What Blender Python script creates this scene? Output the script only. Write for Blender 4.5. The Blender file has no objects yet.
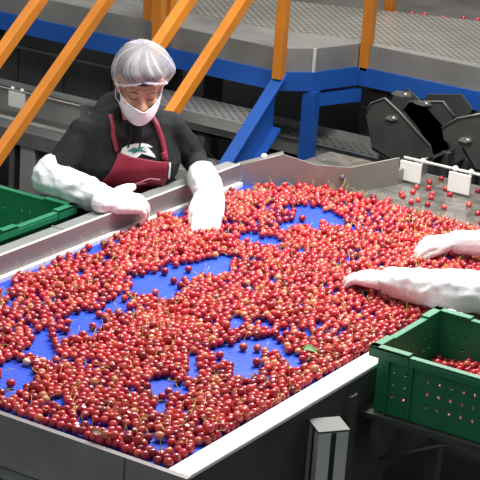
import bpy, bmesh, math, random
from mathutils import Vector, Matrix, Euler, noise, kdtree
from mathutils.bvhtree import BVHTree
random.seed(7)
C = bpy.context.scene.collection
PI = math.pi
V = Vector
ZB = 0.90                      # height of the belt surface

# ------------------------------------------------------------------ materials
def node_mat(name):
    m = bpy.data.materials.new(name); m.use_nodes = True
    nt = m.node_tree; b = nt.nodes['Principled BSDF']
    return m, nt, b
def mat(name, col, rough=.5, metal=0, var=.12, scale=6, bump=0, bscale=60, spec=.5, coat=0, stretch=(1,1,1)):
    m, nt, b = node_mat(name); N = nt.nodes; L = nt.links
    tc = N.new('ShaderNodeTexCoord'); mp = N.new('ShaderNodeMapping'); mp.inputs['Scale'].default_value = stretch
    L.new(tc.outputs['Object'], mp.inputs[0])
    nz = N.new('ShaderNodeTexNoise'); nz.inputs['Scale'].default_value = scale; nz.inputs['Detail'].default_value = 5
    L.new(mp.outputs[0], nz.inputs['Vector'])
    cr = N.new('ShaderNodeValToRGB')
    cr.color_ramp.elements[0].position = .3; cr.color_ramp.elements[1].position = .7
    cr.color_ramp.elements[0].color = tuple(max(0, c*(1-var)) for c in col)+(1,)
    cr.color_ramp.elements[1].color = tuple(min(1, c*(1+var)) for c in col)+(1,)
    L.new(nz.outputs['Fac'], cr.inputs[0]); L.new(cr.outputs[0], b.inputs['Base Color'])
    b.inputs['Roughness'].default_value = rough; b.inputs['Metallic'].default_value = metal
    b.inputs['Specular IOR Level'].default_value = spec; b.inputs['Coat Weight'].default_value = coat
    if bump:
        n2 = N.new('ShaderNodeTexNoise'); n2.inputs['Scale'].default_value = bscale; n2.inputs['Detail'].default_value = 4
        L.new(mp.outputs[0], n2.inputs['Vector'])
        bp = N.new('ShaderNodeBump'); bp.inputs['Strength'].default_value = bump; bp.inputs['Distance'].default_value = .01
        L.new(n2.outputs['Fac'], bp.inputs['Height']); L.new(bp.outputs[0], b.inputs['Normal'])
    return m
M = {}
M['steel'] = mat('brushed_steel', (.27,.243,.24), .45, .4, .10, 5, .05, 90, stretch=(1,.25,1))
M['steel_top'] = mat('steel_flange', (.27,.28,.265), .48, .35, .10, 6)
M['steel_wall'] = mat('funnel_steel', (.30,.285,.265), .45, .5, .14, 4)
M['steel_edge'] = mat('bright_steel_edge', (.85,.85,.83), .35, .2, .05)
M['front_steel'] = mat('front_steel', (.33,.33,.30), .5, .45, .18, 5, .04, 60)
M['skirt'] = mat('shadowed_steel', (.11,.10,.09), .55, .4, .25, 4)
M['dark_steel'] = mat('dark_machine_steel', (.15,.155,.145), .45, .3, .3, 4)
M['mid_steel'] = mat('grey_machine_steel', (.34,.35,.33), .45, .3, .2, 5)
M['white_rail'] = mat('white_rail_plastic', (.86,.86,.84), .4, 0, .03)
M['blue_paint'] = mat('blue_painted_steel', (.016,.10,.42), .38, .05, .12, 4)
M['orange'] = mat('orange_painted_steel', (.60,.20,.018), .42, .05, .10, 6)
M['green'] = mat('green_crate_plastic', (.016,.19,.085), .42, 0, .12, 5, .03, 70, spec=.45)
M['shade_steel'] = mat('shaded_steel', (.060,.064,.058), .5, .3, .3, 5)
M['black'] = mat('black_rubber', (.012,.012,.013), .7, 0, .2)
M['grey_box'] = mat('grey_post_paint', (.60,.61,.58), .5, .2, .12, 8)
M['grey_box_top'] = mat('grey_post_cap', (.10,.10,.095), .5, .3, .12, 8)
M['glove'] = mat('white_glove', (.86,.86,.86), .6, 0, .03, 20, .12, 110)
M['sleeve'] = mat('white_sleeve_cover', (.84,.87,.87), .55, 0, .03, 10, .25, 45)
M['hoodie'] = mat('black_hoodie', (.016,.018,.019), .85, 0, .25, 12, .3, 60, spec=.25)
M['apron'] = mat('maroon_apron', (.21,.014,.034), .6, 0, .15, 10, .15, 50, spec=.3)
M['strapm'] = mat('maroon_strap', (.25,.018,.045), .6, 0, .1, 10)
M['skin'] = mat('skin', (.56,.29,.19), .5, 0, .06, 12, .05, 120)
M['lip'] = mat('lip', (.40,.13,.11), .5)
M['mask'] = mat('white_face_mask', (.80,.77,.80), .8, 0, .03, 20, .1, 60)
M['hair'] = mat('dark_hair', (.02,.016,.014), .6, 0, .3, 30)
M['trouser'] = mat('dark_trousers', (.02,.022,.03), .8)
M['shoe'] = mat('black_shoe', (.012,.012,.012), .5)
M['print_white'] = mat('white_print', (.75,.80,.78), .7)
M['print_teal'] = mat('teal_print', (.03,.20,.17), .7)
M['leaf'] = mat('leaf', (.10,.20,.04), .6, 0, .4, 40)
M['leaf_brown'] = mat('dry_leaf', (.13,.055,.02), .7, 0, .4, 40)
M['stem'] = mat('cherry_stem', (.50,.42,.10), .6, 0, .25, 40)
M['concrete'] = mat('concrete_floor', (.035,.034,.032), .6, 0, .3, 2, .1, 30)
M['wallpaint'] = mat('dim_wall', (.10,.105,.10), .8, 0, .15, 2)
M['paddle'] = mat('white_paddle_plastic', (.85,.85,.80), .45, 0, .04)
M['dome'] = mat('pale_steel_dome', (.33,.34,.33), .25, .6, .15)

def belt_mat():
    m, nt, b = node_mat('blue_belt'); N = nt.nodes; L = nt.links
    tc = N.new('ShaderNodeTexCoord')
    w = N.new('ShaderNodeTexWave'); w.bands_direction = 'Y'; w.inputs['Scale'].default_value = 14; w.inputs['Distortion'].default_value = 0
    w2 = N.new('ShaderNodeTexWave'); w2.bands_direction = 'X'; w2.inputs['Scale'].default_value = 40
    L.new(tc.outputs['Object'], w.inputs['Vector']); L.new(tc.outputs['Object'], w2.inputs['Vector'])
    nz = N.new('ShaderNodeTexNoise'); nz.inputs['Scale'].default_value = 9; nz.inputs['Detail'].default_value = 6
    L.new(tc.outputs['Object'], nz.inputs['Vector'])
    cr = N.new('ShaderNodeValToRGB'); cr.color_ramp.elements[0].position = .3; cr.color_ramp.elements[1].position = .75
    cr.color_ramp.elements[0].color = (.010,.055,.62,1); cr.color_ramp.elements[1].color = (.022,.11,.88,1)
    L.new(nz.outputs['Fac'], cr.inputs[0])
    mx = N.new('ShaderNodeMixRGB'); mx.blend_type = 'MULTIPLY'; mx.inputs[0].default_value = .35
    L.new(cr.outputs[0], mx.inputs[1]); L.new(w.outputs['Color'], mx.inputs[2]); L.new(mx.outputs[0], b.inputs['Base Color'])
    ad = N.new('ShaderNodeMath'); ad.operation = 'ADD'; L.new(w.outputs['Fac'], ad.inputs[0]); L.new(w2.outputs['Fac'], ad.inputs[1])
    bp = N.new('ShaderNodeBump'); bp.inputs['Strength'].default_value = .35; bp.inputs['Distance'].default_value = .003
    L.new(ad.outputs[0], bp.inputs['Height']); L.new(bp.outputs[0], b.inputs['Normal'])
    b.inputs['Roughness'].default_value = .5; b.inputs['Specular IOR Level'].default_value = .3
    return m
M['belt'] = belt_mat()

def plate_mat(name, col, cell, bright):          # perforated or studded steel sheet: cell spacing in metres
    m, nt, b = node_mat(name); N = nt.nodes; L = nt.links
    tc = N.new('ShaderNodeTexCoord'); mp = N.new('ShaderNodeMapping'); s = 1/cell
    mp.inputs['Scale'].default_value = (s, s, s); mp.inputs['Rotation'].default_value = (0,0,PI/4)
    L.new(tc.outputs['Object'], mp.inputs[0])
    vo = N.new('ShaderNodeTexVoronoi'); vo.inputs['Randomness'].default_value = 0.0; vo.inputs['Scale'].default_value = 1
    vo.voronoi_dimensions = '2D'
    L.new(mp.outputs[0], vo.inputs['Vector'])
    cr = N.new('ShaderNodeValToRGB'); cr.color_ramp.elements[0].position = .22; cr.color_ramp.elements[1].position = .34
    cr.color_ramp.elements[0].color = tuple(min(1, c*bright) for c in col)+(1,); cr.color_ramp.elements[1].color = tuple(col)+(1,)
    L.new(vo.outputs['Distance'], cr.inputs[0])
    nz = N.new('ShaderNodeTexNoise'); nz.inputs['Scale'].default_value = 3; nz.inputs['Detail'].default_value = 6
    L.new(tc.outputs['Object'], nz.inputs['Vector'])
    mx = N.new('ShaderNodeMixRGB'); mx.blend_type = 'MULTIPLY'; mx.inputs[0].default_value = .6
    c2 = N.new('ShaderNodeValToRGB'); c2.color_ramp.elements[0].position = .3; c2.color_ramp.elements[0].color = (.55,.55,.55,1); c2.color_ramp.elements[1].position = .7
    L.new(nz.outputs['Fac'], c2.inputs[0]); L.new(cr.outputs[0], mx.inputs[1]); L.new(c2.outputs[0], mx.inputs[2])
    L.new(mx.outputs[0], b.inputs['Base Color'])
    bp = N.new('ShaderNodeBump'); bp.inputs['Strength'].default_value = .6; bp.inputs['Distance'].default_value = .004; bp.invert = True
    L.new(vo.outputs['Distance'], bp.inputs['Height']); L.new(bp.outputs[0], b.inputs['Normal'])
    b.inputs['Roughness'].default_value = .36; b.inputs['Metallic'].default_value = .5
    return m
M['studded'] = plate_mat('studded_plate', (.31,.30,.265), .034, 1.9)
M['tread'] = plate_mat('perforated_tread', (.42,.43,.40), .035, .35)
M['deck_plain'] = mat('plain_deck_sheet', (.27,.268,.25), .42, .3, .22, 5, .08, 40)
M['toe'] = mat('toe_sheet', (.30,.295,.28), .35, .35, .25, 3, .05, 30)

def wet_mat():
    m, nt, b = node_mat('wet_steel_chute'); N = nt.nodes; L = nt.links
    tc = N.new('ShaderNodeTexCoord')
    nz = N.new('ShaderNodeTexNoise'); nz.inputs['Scale'].default_value = 11; nz.inputs['Detail'].default_value = 6; nz.inputs['Distortion'].default_value = .8
    L.new(tc.outputs['Object'], nz.inputs['Vector'])
    cr = N.new('ShaderNodeValToRGB'); cr.color_ramp.elements[0].position = .35; cr.color_ramp.elements[1].position = .68
    cr.color_ramp.elements[0].color = (.11,.105,.09,1); cr.color_ramp.elements[1].color = (.26,.245,.22,1)
    L.new(nz.outputs['Fac'], cr.inputs[0]); L.new(cr.outputs[0], b.inputs['Base Color'])
    bp = N.new('ShaderNodeBump'); bp.inputs['Strength'].default_value = .5; bp.inputs['Distance'].default_value = .012
    L.new(nz.outputs['Fac'], bp.inputs['Height']); L.new(bp.outputs[0], b.inputs['Normal'])
    b.inputs['Roughness'].default_value = .16; b.inputs['Metallic'].default_value = .25
    return m
M['wet'] = wet_mat()

def net_mat():
    m, nt, b = node_mat('white_hairnet_mesh'); N = nt.nodes; L = nt.links
    tc = N.new('ShaderNodeTexCoord')
    at = N.new('ShaderNodeAttribute'); at.attribute_name = 'pleat'
    nz = N.new('ShaderNodeTexNoise'); nz.inputs['Scale'].default_value = 14; nz.inputs['Detail'].default_value = 4
    L.new(tc.outputs['Object'], nz.inputs['Vector'])
    ma = N.new('ShaderNodeMath'); ma.operation = 'MULTIPLY_ADD'; ma.inputs[1].default_value = .50; ma.inputs[2].default_value = .16
    L.new(at.outputs['Fac'], ma.inputs[0])
    m2 = N.new('ShaderNodeMath'); m2.operation = 'MULTIPLY_ADD'; m2.inputs[1].default_value = .22; L.new(nz.outputs['Fac'], m2.inputs[0]); L.new(ma.outputs[0], m2.inputs[2])
    m2.use_clamp = True
    b.inputs['Base Color'].default_value = (.66,.63,.66,1); b.inputs['Roughness'].default_value = .8
    L.new(m2.outputs[0], b.inputs['Alpha'])
    return m
M['net'] = net_mat()
M['netband'] = mat('hairnet_band', (.85,.83,.84), .8)

def cherry_mat():
    m, nt, b = node_mat('cherry_skin'); N = nt.nodes; L = nt.links
    at = N.new('ShaderNodeAttribute'); at.attribute_name = 'Col'
    L.new(at.outputs['Color'], b.inputs['Base Color'])
    b.inputs['Roughness'].default_value = .24; b.inputs['Coat Weight'].default_value = .25; b.inputs['Coat Roughness'].default_value = .15
    b.inputs['Specular IOR Level'].default_value = .55
    return m
M['cherry'] = cherry_mat()

# ------------------------------------------------------------------ mesh builder
class MB:
    def __init__(s): s.v = []; s.f = []
    def add(s, vs, fs, X=None):
        o = len(s.v)
        s.v += [tuple(X @ V(p)) if X is not None else tuple(p) for p in vs]
        s.f += [tuple(i+o for i in f) for f in fs]
        return s
    def box(s, a, b, X=None):
        x0,y0,z0 = a; x1,y1,z1 = b
        vs = [(x0,y0,z0),(x1,y0,z0),(x1,y1,z0),(x0,y1,z0),(x0,y0,z1),(x1,y0,z1),(x1,y1,z1),(x0,y1,z1)]
        return s.add(vs, [(3,2,1,0),(4,5,6,7),(0,1,5,4),(1,2,6,5),(2,3,7,6),(3,0,4,7)], X)
    def bar(s, p, q, w, h, up=(0,0,1)):            # rectangular bar from p to q
        p = V(p); q = V(q); d = (q-p).normalized(); u = V(up)
        if abs(d.dot(u)) > .99: u = V((0,1,0))
        r = d.cross(u).normalized(); u = r.cross(d)
        vs = [p+r*a*w/2+u*b*h/2 for a,b in ((-1,-1),(1,-1),(1,1),(-1,1))]+[q+r*a*w/2+u*b*h/2 for a,b in ((-1,-1),(1,-1),(1,1),(-1,1))]
        return s.add(vs, [(3,2,1,0),(4,5,6,7),(0,1,5,4),(1,2,6,5),(2,3,7,6),(3,0,4,7)])
    def tube(s, pts, r, n=8, r1=None, cap=True):
        pts = [V(p) for p in pts]; o = []; k = len(pts)
        prev = None
        for i, p in enumerate(pts):
            d = (pts[min(i+1,k-1)]-pts[max(i-1,0)]).normalized()
            a = prev if prev is not None else (V((0,0,1)) if abs(d.z) < .9 else V((1,0,0)))
            a = (a-d*a.dot(d)).normalized(); prev = a; b_ = d.cross(a)
            rr = r if r1 is None else r+(r1-r)*i/(k-1)
            for j in range(n):
                t = 2*PI*j/n; o.append(p+a*math.cos(t)*rr+b_*math.sin(t)*rr)
        fs = [(i*n+j, i*n+(j+1)%n, (i+1)*n+(j+1)%n, (i+1)*n+j) for i in range(k-1) for j in range(n)]
        if cap: fs += [tuple(range(n-1,-1,-1)), tuple(range((k-1)*n, k*n))]
        return s.add(o, fs)
    def ball(s, c, r, n=12, m=8, X=None, sc=(1,1,1)):
        vs = [(0,0,1)]; fs = []
        for i in range(1,m):
            for j in range(n):
                a = PI*i/m; t = 2*PI*j/n; vs.append((math.sin(a)*math.cos(t), math.sin(a)*math.sin(t), math.cos(a)))
        vs.append((0,0,-1))
        for j in range(n):
            fs.append((0, 1+j, 1+(j+1)%n)); fs.append((len(vs)-1, 1+(m-2)*n+(j+1)%n, 1+(m-2)*n+j))
            for i in range(m-2): fs.append((1+i*n+j, 1+(i+1)*n+j, 1+(i+1)*n+(j+1)%n, 1+i*n+(j+1)%n))
        T = Matrix.Translation(c) @ (X if X is not None else Matrix.Identity(4)) @ Matrix.Diagonal((r*sc[0],r*sc[1],r*sc[2],1))
        return s.add(vs, fs, T)
    def prism(s, poly, off):                       # polygon extruded by a vector
        poly = [V(p) for p in poly]; off = V(off); n = len(poly)
        return s.add(poly+[p+off for p in poly], [tuple(range(n-1,-1,-1)), tuple(range(n,2*n))]+[(i,(i+1)%n,n+(i+1)%n,n+i) for i in range(n)])
    def sheet(s, rows):                            # grid of points
        n = len(rows[0]); o = [p for r in rows for p in r]
        return s.add(o, [(i*n+j, i*n+j+1, (i+1)*n+j+1, (i+1)*n+j) for i in range(len(rows)-1) for j in range(n-1)])
def root_of(p):
    o = V((0,0,0))
    while p is not None: o += V(p.location); p = p.parent
    return o
def link(me, name, m, parent=None, smooth=False, bevel=0, solid=0, fix=True):
    if fix:
        bm = bmesh.new(); bm.from_mesh(me); bmesh.ops.recalc_face_normals(bm, faces=bm.faces); bm.to_mesh(me); bm.free()
    o = bpy.data.objects.new(name, me); C.objects.link(o)
    if m is not None: me.materials.append(m)
    if parent is not None:
        me.transform(Matrix.Translation(-root_of(parent))); o.parent = parent
    if smooth: me.polygons.foreach_set('use_smooth', [True]*len(me.polygons))
    if solid:
        md = o.modifiers.new('solid','SOLIDIFY'); md.thickness = solid; md.offset = 0
    if bevel:
        md = o.modifiers.new('bevel','BEVEL'); md.width = bevel; md.segments = 2; md.limit_method = 'ANGLE'; md.angle_limit = .7
    return o
def obj(name, mb, m, parent=None, smooth=False, bevel=0, solid=0):
    me = bpy.data.meshes.new(name); me.from_pydata([tuple(v) for v in mb.v], [], mb.f)
    return link(me, name, m, parent, smooth, bevel, solid)
def tag(o, label=None, cat=None, group=None, kind=None):
    if label: o['label'] = label
    if cat: o['category'] = cat
    if group: o['group'] = group
    if kind: o['kind'] = kind
    return o
def thing(name, label, cat, loc=(0,0,0), group=None):
    o = bpy.data.objects.new(name, None); C.objects.link(o); o.location = loc; o.empty_display_size = .1
    return tag(o, label, cat, group)
def copy_tree(o, parent=None):
    c = o.copy(); C.objects.link(c); c.parent = parent
    for ch in [x for x in C.objects if x.parent == o]: copy_tree(ch, c)
    return c

# ------------------------------------------------------------------ setting
f = obj('floor', MB().box((-7,-4,-.05),(6,9,0)), M['concrete']); f['kind'] = 'structure'
w = obj('wall_back', MB().box((-7,8.9,0),(6,9,4.5)), M['wallpaint']); w['kind'] = 'structure'
w = obj('wall_left', MB().box((-7,-4,0),(-6.9,8.9,4.5)), M['wallpaint']); w['kind'] = 'structure'

# ------------------------------------------------------------------ sorting conveyor
cv = thing('sorting_conveyor', 'wide steel sorting conveyor with bright blue belt carrying the cherries', 'conveyor', (0,0,0))
bl = MB()
n = 60
rows = []
for i in range(n+1):
    y = -1.185+(1.30+1.185)*i/n
    rows.append([(-.63+1.26*j/30, y, ZB) for j in range(31)])
bl.sheet(rows)
obj('belt', bl, M['belt'], cv)
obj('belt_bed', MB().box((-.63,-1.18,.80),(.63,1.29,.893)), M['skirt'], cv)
# left trough wall (the woman's side): inner face, flange, edge highlight put into a pale tube
tw = MB()
tw.box((-.645,-1.22,.72),(-.632,1.137,.985))
obj('trough_wall', tw, M['steel'], cv)
fl = MB().box((-.695,-1.22,.975),(-.640,1.137,.987)).box((-.695,-1.22,.90),(-.687,1.137,.98))
o = obj('trough_flange', fl, M['steel_top'], cv, bevel=.003)
obj('flange_highlight', MB().tube([(-.637,-1.22,.985),(-.637,1.137,.985)], .005, 8), M['steel_edge'], cv, smooth=True)
obj('guide_strip', MB().box((-.632,-1.185,.895),(-.612,1.137,.916)), M['white_rail'], cv, bevel=.002)
# seam plate on the flange
obj('seam_clip', MB().box((-.697,.012,.986),(-.648,.02,.989)), M['steel'], cv)
# funnel wall beyond the bend
base = [(-.638,1.137),(-.50,1.245),(-.39,1.315),(-.28,1.40),(-.20,1.66)]
top = [.980,1.034,1.0,.995,.998]
fw = MB(); rows = [[],[]]
for (x,y),t in zip(base, top):
    rows[0].append((x,y,.80)); rows[1].append((x,y,t))
fw.sheet(rows)
obj('funnel_wall', fw, M['steel_wall'], cv, solid=.008)
ft = MB(); r0 = []; r1 = []
for (x,y),t,(nx,ny) in zip(base, top, [(-.6,.6),(-.55,.8),(-.5,.8),(-.8,.5),(-.95,.2)]):
    k = .05 if t > .0 else 0
    r0.append((x,y,t)); r1.append((x+nx*k*.9,y+ny*k*.9,t-.002))
ft.sheet([r0[:2], r1[:2]])
obj('funnel_flange', ft, M['steel_wall'], cv, solid=.006)
fe = MB().tube([(x,y,t) for (x,y),t in zip(base,top)][:2], .004, 6)
obj('funnel_edge', fe, M['steel_top'], cv, smooth=True)
obj('wall_bolt', MB().ball((-.300,1.375,.955), .012, sc=(1,1,1)), M['dark_steel'], cv, smooth=True)
# right rail
obj('side_rail', MB().box((.630,-1.19,.898),(.700,1.30,.912)), M['white_rail'], cv, bevel=.004)
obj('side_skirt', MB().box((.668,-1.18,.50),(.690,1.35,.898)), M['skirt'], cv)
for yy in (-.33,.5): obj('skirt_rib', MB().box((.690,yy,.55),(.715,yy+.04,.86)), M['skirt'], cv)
# front lip panel
obj('front_panel', MB().box((-.70,-1.205,.752),(.500,-1.190,.908)), M['front_steel'], cv, bevel=.002)
o = obj('front_panel', MB().box((.504,-1.205,.752),(.705,-1.190,.908)), M['front_steel'], cv, bevel=.002)
obj('front_edge', MB().box((-.70,-1.207,.9085),(.705,-1.188,.9115)), M['steel'], cv)
obj('lower_lip', MB().box((-.70,-1.245,.738),(.705,-1.19,.750)), M['steel_top'], cv, bevel=.002)
obj('roller_cover', MB().box((-.69,-1.18,.60),(.66,-1.0,.738)), M['black'], cv)
for x in (-.66,.64):
    for y in (-1.05,0.0,1.05):
        l = MB().box((x-.03,y-.03,.02),(x+.03,y+.03,.80)); l.box((x-.06,y-.06,0),(x+.06,y+.06,.02))
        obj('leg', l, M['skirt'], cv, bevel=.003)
# chute past the belt end
ch = MB()
ch.sheet([[(-.66+1.75*j/24, 1.295+.62*i/12, .893-.02*i/12) for j in range(25)] for i in range(13)])
obj('wet_chute', ch, M['wet'], cv)
obj('chute_side', MB().box((-.21,1.655,.78),(-.20,1.93,.94)), M['steel_wall'], cv)
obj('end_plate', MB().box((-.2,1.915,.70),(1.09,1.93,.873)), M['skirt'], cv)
b_ = thing('bolt_cap', 'small round white bolt cap behind the raised peak of the funnel wall', 'bolt cap', (-.6,1.26,.98))
obj('cap', MB().ball((-.583,1.235,1.012), .013, sc=(1,1,.8)), M['white_rail'], b_, smooth=True)
obj('shank', MB().tube([(-.583,1.235,.985),(-.583,1.235,1.005)], .006), M['steel'], b_, smooth=True)

# water-level paddle bar
pb = thing('paddle_bar', 'thin steel bar over the wet chute with two white paddles hanging from it', 'paddle bar', (0,1.72,.9))
obj('bar', MB().tube([(-.215,1.735,.981),(1.08,1.735,.981)], .006), M['steel_edge'], pb, smooth=True)
for x0 in (-.222, .000):
    pp = obj('paddle', MB().box((x0,1.715,.890),(x0+.098,1.727,.972)), M['paddle'], pb, bevel=.003)
    for xx in ((x0+.095,) if x0 < 0 else (x0+.02, x0+.09)):
        k = obj('clamp', MB().ball((xx,1.733,.984), .012), M['paddle'], pb, smooth=True); k.parent = pp; k.location = (0,0,0)
obj('bar_bracket', MB().box((1.05,1.70,.86),(1.08,1.76,.99)), M['steel'], pb)

# ------------------------------------------------------------------ raised platform
PZ = 1.0
pf = thing('steel_platform', 'raised walkway with blue edge beams, grey toe sheets and studded steel deck', 'walkway', (-1.2,3,0))
edge = [(-5.2,2.515),(-1.30,2.515),(-1.18,2.64),(-1.085,2.91),(1.6,2.91)]
for (a,b) in zip(edge[:-1], edge[1:]):
    d = (V((*b,0))-V((*a,0))).normalized(); nn = V((d.y,-d.x,0))
    e = MB(); p = [V((*a,0)),V((*b,0)),V((*b,0))-nn*.05,V((*a,0))-nn*.05]
    e.prism([(q.x,q.y,PZ-.092) for q in p], (0,0,.092))
    obj('edge_beam', e, M['blue_paint'], pf, bevel=.002)
for (a,b) in zip(edge[:-1], edge[1:]):
    t = MB(); d = (V((*b,0))-V((*a,0))).normalized(); nn = V((d.y,-d.x,0)); i = -.012
    p = [V((*a,0))+nn*i,V((*b,0))+nn*i,V((*b,0))+nn*(i-.006),V((*a,0))+nn*(i-.006)]
    t.prism([(q.x,q.y,PZ-.01) for q in p], (0,0,.12))
    obj('toe_sheet', t, M['toe'], pf)
obj('sheet_corner', MB().box((-1.19,2.635,PZ),(-1.178,2.647,PZ+.115)), M['steel_edge'], pf)
dk = MB(); z = PZ+.11
dk.prism([(-5.2,2.535,z-.01),(-1.31,2.535,z-.01),(-1.19,2.66,z-.01),(-1.10,2.93,z-.01),(1.6,2.93,z-.01),(1.6,3.0,z-.01),(-1.14,3.0,z-.01),(-1.55,2.86,z-.01),(-5.2,2.86,z-.01)], (0,0,.01))
obj('plain_deck', dk, M['deck_plain'], pf)
dk = MB()
dk.prism([(-5.2,2.86,z-.01),(-1.55,2.86,z-.01),(-1.14,3.0,z-.01),(1.6,3.0,z-.01),(1.6,4.85,z-.01),(-.92,3.87,z-.01),(-1.43,3.67,z-.01),(-1.9,3.48,z-.01),(-3.4,3.6,z-.01),(-5.2,3.7,z-.01)], (0,0,.012))
obj('studded_deck', dk, M['studded'], pf)
# lower cross beam and post
lb = MB().bar((-1.20,2.66,.86),(-1.09,2.93,.86),.05,.06)
obj('lower_beam', lb, M['blue_paint'], pf)
for x,y in ((-1.195,2.66),(-.62,3.02),(-4.6,2.6),(1.4,3.0)):
    obj('post', MB().box((x-.033,y-.03,.02),(x+.033,y+.03,PZ-.092)).box((x-.08,y-.08,0),(x+.08,y+.08,.02)), M['blue_paint'], pf, bevel=.003)
for (x,y,zb,h) in ((-1.067,2.935,PZ,1.15),(-2.080,2.56,PZ,1.15),(-2.073,2.72,PZ+.11,1.1),(-1.40,3.78,PZ-.1,1.2)):
    obj('guard_post', MB().box((x-.025,y-.025,zb-.02),(x+.025,y+.025,zb+h)), M['orange'], pf, bevel=.004)

# ------------------------------------------------------------------ stairs
st = thing('steel_staircase', 'open steel stairs with blue side stringers and sloping orange handrails', 'stairs', (-1.6,1.8,0))
sl = math.tan(math.radians(38)); y1, z1 = 2.50, 1.0
def sp(x, y, dz): return (x, y, z1-(y1-y)*sl+dz)
yb = y1-(z1-.02)/sl
for x, s in ((-1.30,1),(-1.95,-1)):
    web = MB(); t = .008*s
    web.prism([sp(x,y1,0), sp(x,y1,-.27), (x,yb+.385,0.02), (x,yb,0.02)], (-t,0,0))
    sg = obj('stringer', web, M['blue_paint'], st)
    fl_ = MB().prism([sp(x,y1,.004), sp(x,yb,.004), sp(x,yb,-.008), sp(x,y1,-.008)], (.058*s,0,0))
    q = obj('flange', fl_, M['blue_paint'], sg)
    fl_ = MB().prism([sp(x,y1,-.262), sp(x,yb+.385,-.262), sp(x,yb+.385,-.274), sp(x,y1,-.274)], (.045*s,0,0))
    obj('flange', fl_, M['blue_paint'], sg)
for k in range(4):
    zt = .8-.2*k; yt = y1-.256*(k+1)
    tr = obj('tread', MB().box((-1.942,yt,zt-.008),(-1.308,yt+.25,zt)), M['tread'], st)
    obj('nosing', MB().box((-1.942,yt-.006,zt-.05),(-1.308,yt,zt+.002)), M['mid_steel'], tr)
for x, (a, b) in ((-1.275,(.69,1.11)),(-1.965,(.66,1.12))):
    obj('newel_post', MB().box((x-.024,y1-.050,z1-.02),(x+.024,y1-.002,z1+1.2)), M['orange'], st, bevel=.004)
    obj('bottom_post', MB().box((x-.024,yb-.15,.0),(x+.024,yb-.10,z1-(y1-yb+.12)*sl+b+.01)), M['orange'], st, bevel=.004)
    for dz in (a, b):
        obj('handrail' if dz == b else 'mid_rail', MB().bar(sp(x,y1-.03,dz), sp(x,yb-.12,dz), .048, .054), M['orange'], st, bevel=.004)
# ------------------------------------------------------------------ machines under and beside the platform
def flume(name, label, x0, x1, y, z, w, h, m1, m2, group=None):
    t = thing(name, label, 'trough', ((x0+x1)/2, y, 0))
    obj('front_wall', MB().box((x0,y,z-h),(x1,y+.01,z)), m1, t)
    obj('back_wall', MB().box((x0,y+w,z-h),(x1,y+w+.01,z+.05)), m2, t)
    obj('trough_floor', MB().box((x0,y,z-h),(x1,y+w,z-h+.01)), m1, t)
    obj('rim', MB().box((x0,y-.03,z-.004),(x1,y+.012,z+.004)), m2, t)
    for x in (x0+.15, x1-.15):
        obj('leg', MB().box((x-.03,y+.02,0),(x+.03,y+.08,z-h)), m1, t)
    return t
t = flume('grey_trough', 'long grey steel trough running beneath the platform behind the blue post', -2.1, -.72, 2.86, .60, .10, .10, M['mid_steel'], M['mid_steel'])
obj('cover_sheet', MB().box((-1.9,2.83,.603),(-.72,2.96,.609)), M['tread'], t)
t = flume('dark_trough', 'dark steel trough with a pale rim at far left behind the orange rails', -4.2, -2.02, 2.10, .60, .34, .09, M['dark_steel'], M['mid_steel'])
obj('pale_rim', MB().box((-4.2,2.41,.655),(-2.02,2.47,.668)), M['mid_steel'], t)
b = thing('trough_paddle', 'white paddle clamped on a thin bar over the dark trough at far left', 'paddle', (-2.65,2.22,.6))
obj('bar', MB().tube([(-4.0,2.22,.705),(-2.2,2.22,.705)], .006), M['steel'], b, smooth=True)
pp = obj('paddle', MB().box((-2.665,2.213,.62),(-2.565,2.227,.70)), M['paddle'], b, bevel=.003)
for x in (-2.645,-2.585): obj('clamp', MB().ball((x,2.22,.712), .011), M['paddle'], pp, smooth=True)
obj('bar_post', MB().box((-2.21,2.20,.50),(-2.19,2.24,.72)), M['dark_steel'], b)
# dark machine frame at left
mf = thing('grey_machine', 'dark grey upright machine frame with a wide leg left of the woman', 'frame', (-2.4,1.95,0))
obj('upright', MB().box((-2.38,1.96,0),(-2.29,2.04,.56)), M['mid_steel'], mf, bevel=.004)
obj('upright', MB().box((-2.46,1.98,0),(-2.43,2.03,.56)), M['dark_steel'], mf)
obj('upright', MB().box((-3.6,1.96,0),(-3.5,2.04,.56)), M['dark_steel'], mf)
obj('cross_member', MB().box((-3.9,1.95,.53),(-2.05,2.06,.60)), M['dark_steel'], mf)
obj('low_rail', MB().box((-3.9,1.98,.24),(-2.2,2.02,.28)), M['mid_steel'], mf)
def dome(x, y, z, r, lab):
    t = thing('machine_dome', lab, 'dome', (x,y,0))
    obj('shell', MB().ball((x,y,z), r, 24, 14, sc=(1.25,.8,.62)), M['dome'], t, smooth=True)
    obj('stand', MB().tube([(x,y,0),(x,y,z-r*.3)], .05, 12), M['dark_steel'], t, smooth=True)
dome(-1.78,2.50,.45,.15,'pale rounded steel dome glimpsed under the stair treads right of the woman')
dome(-2.10,2.30,.33,.12,'pale rounded steel dome left of the woman below the dark trough')
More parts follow.
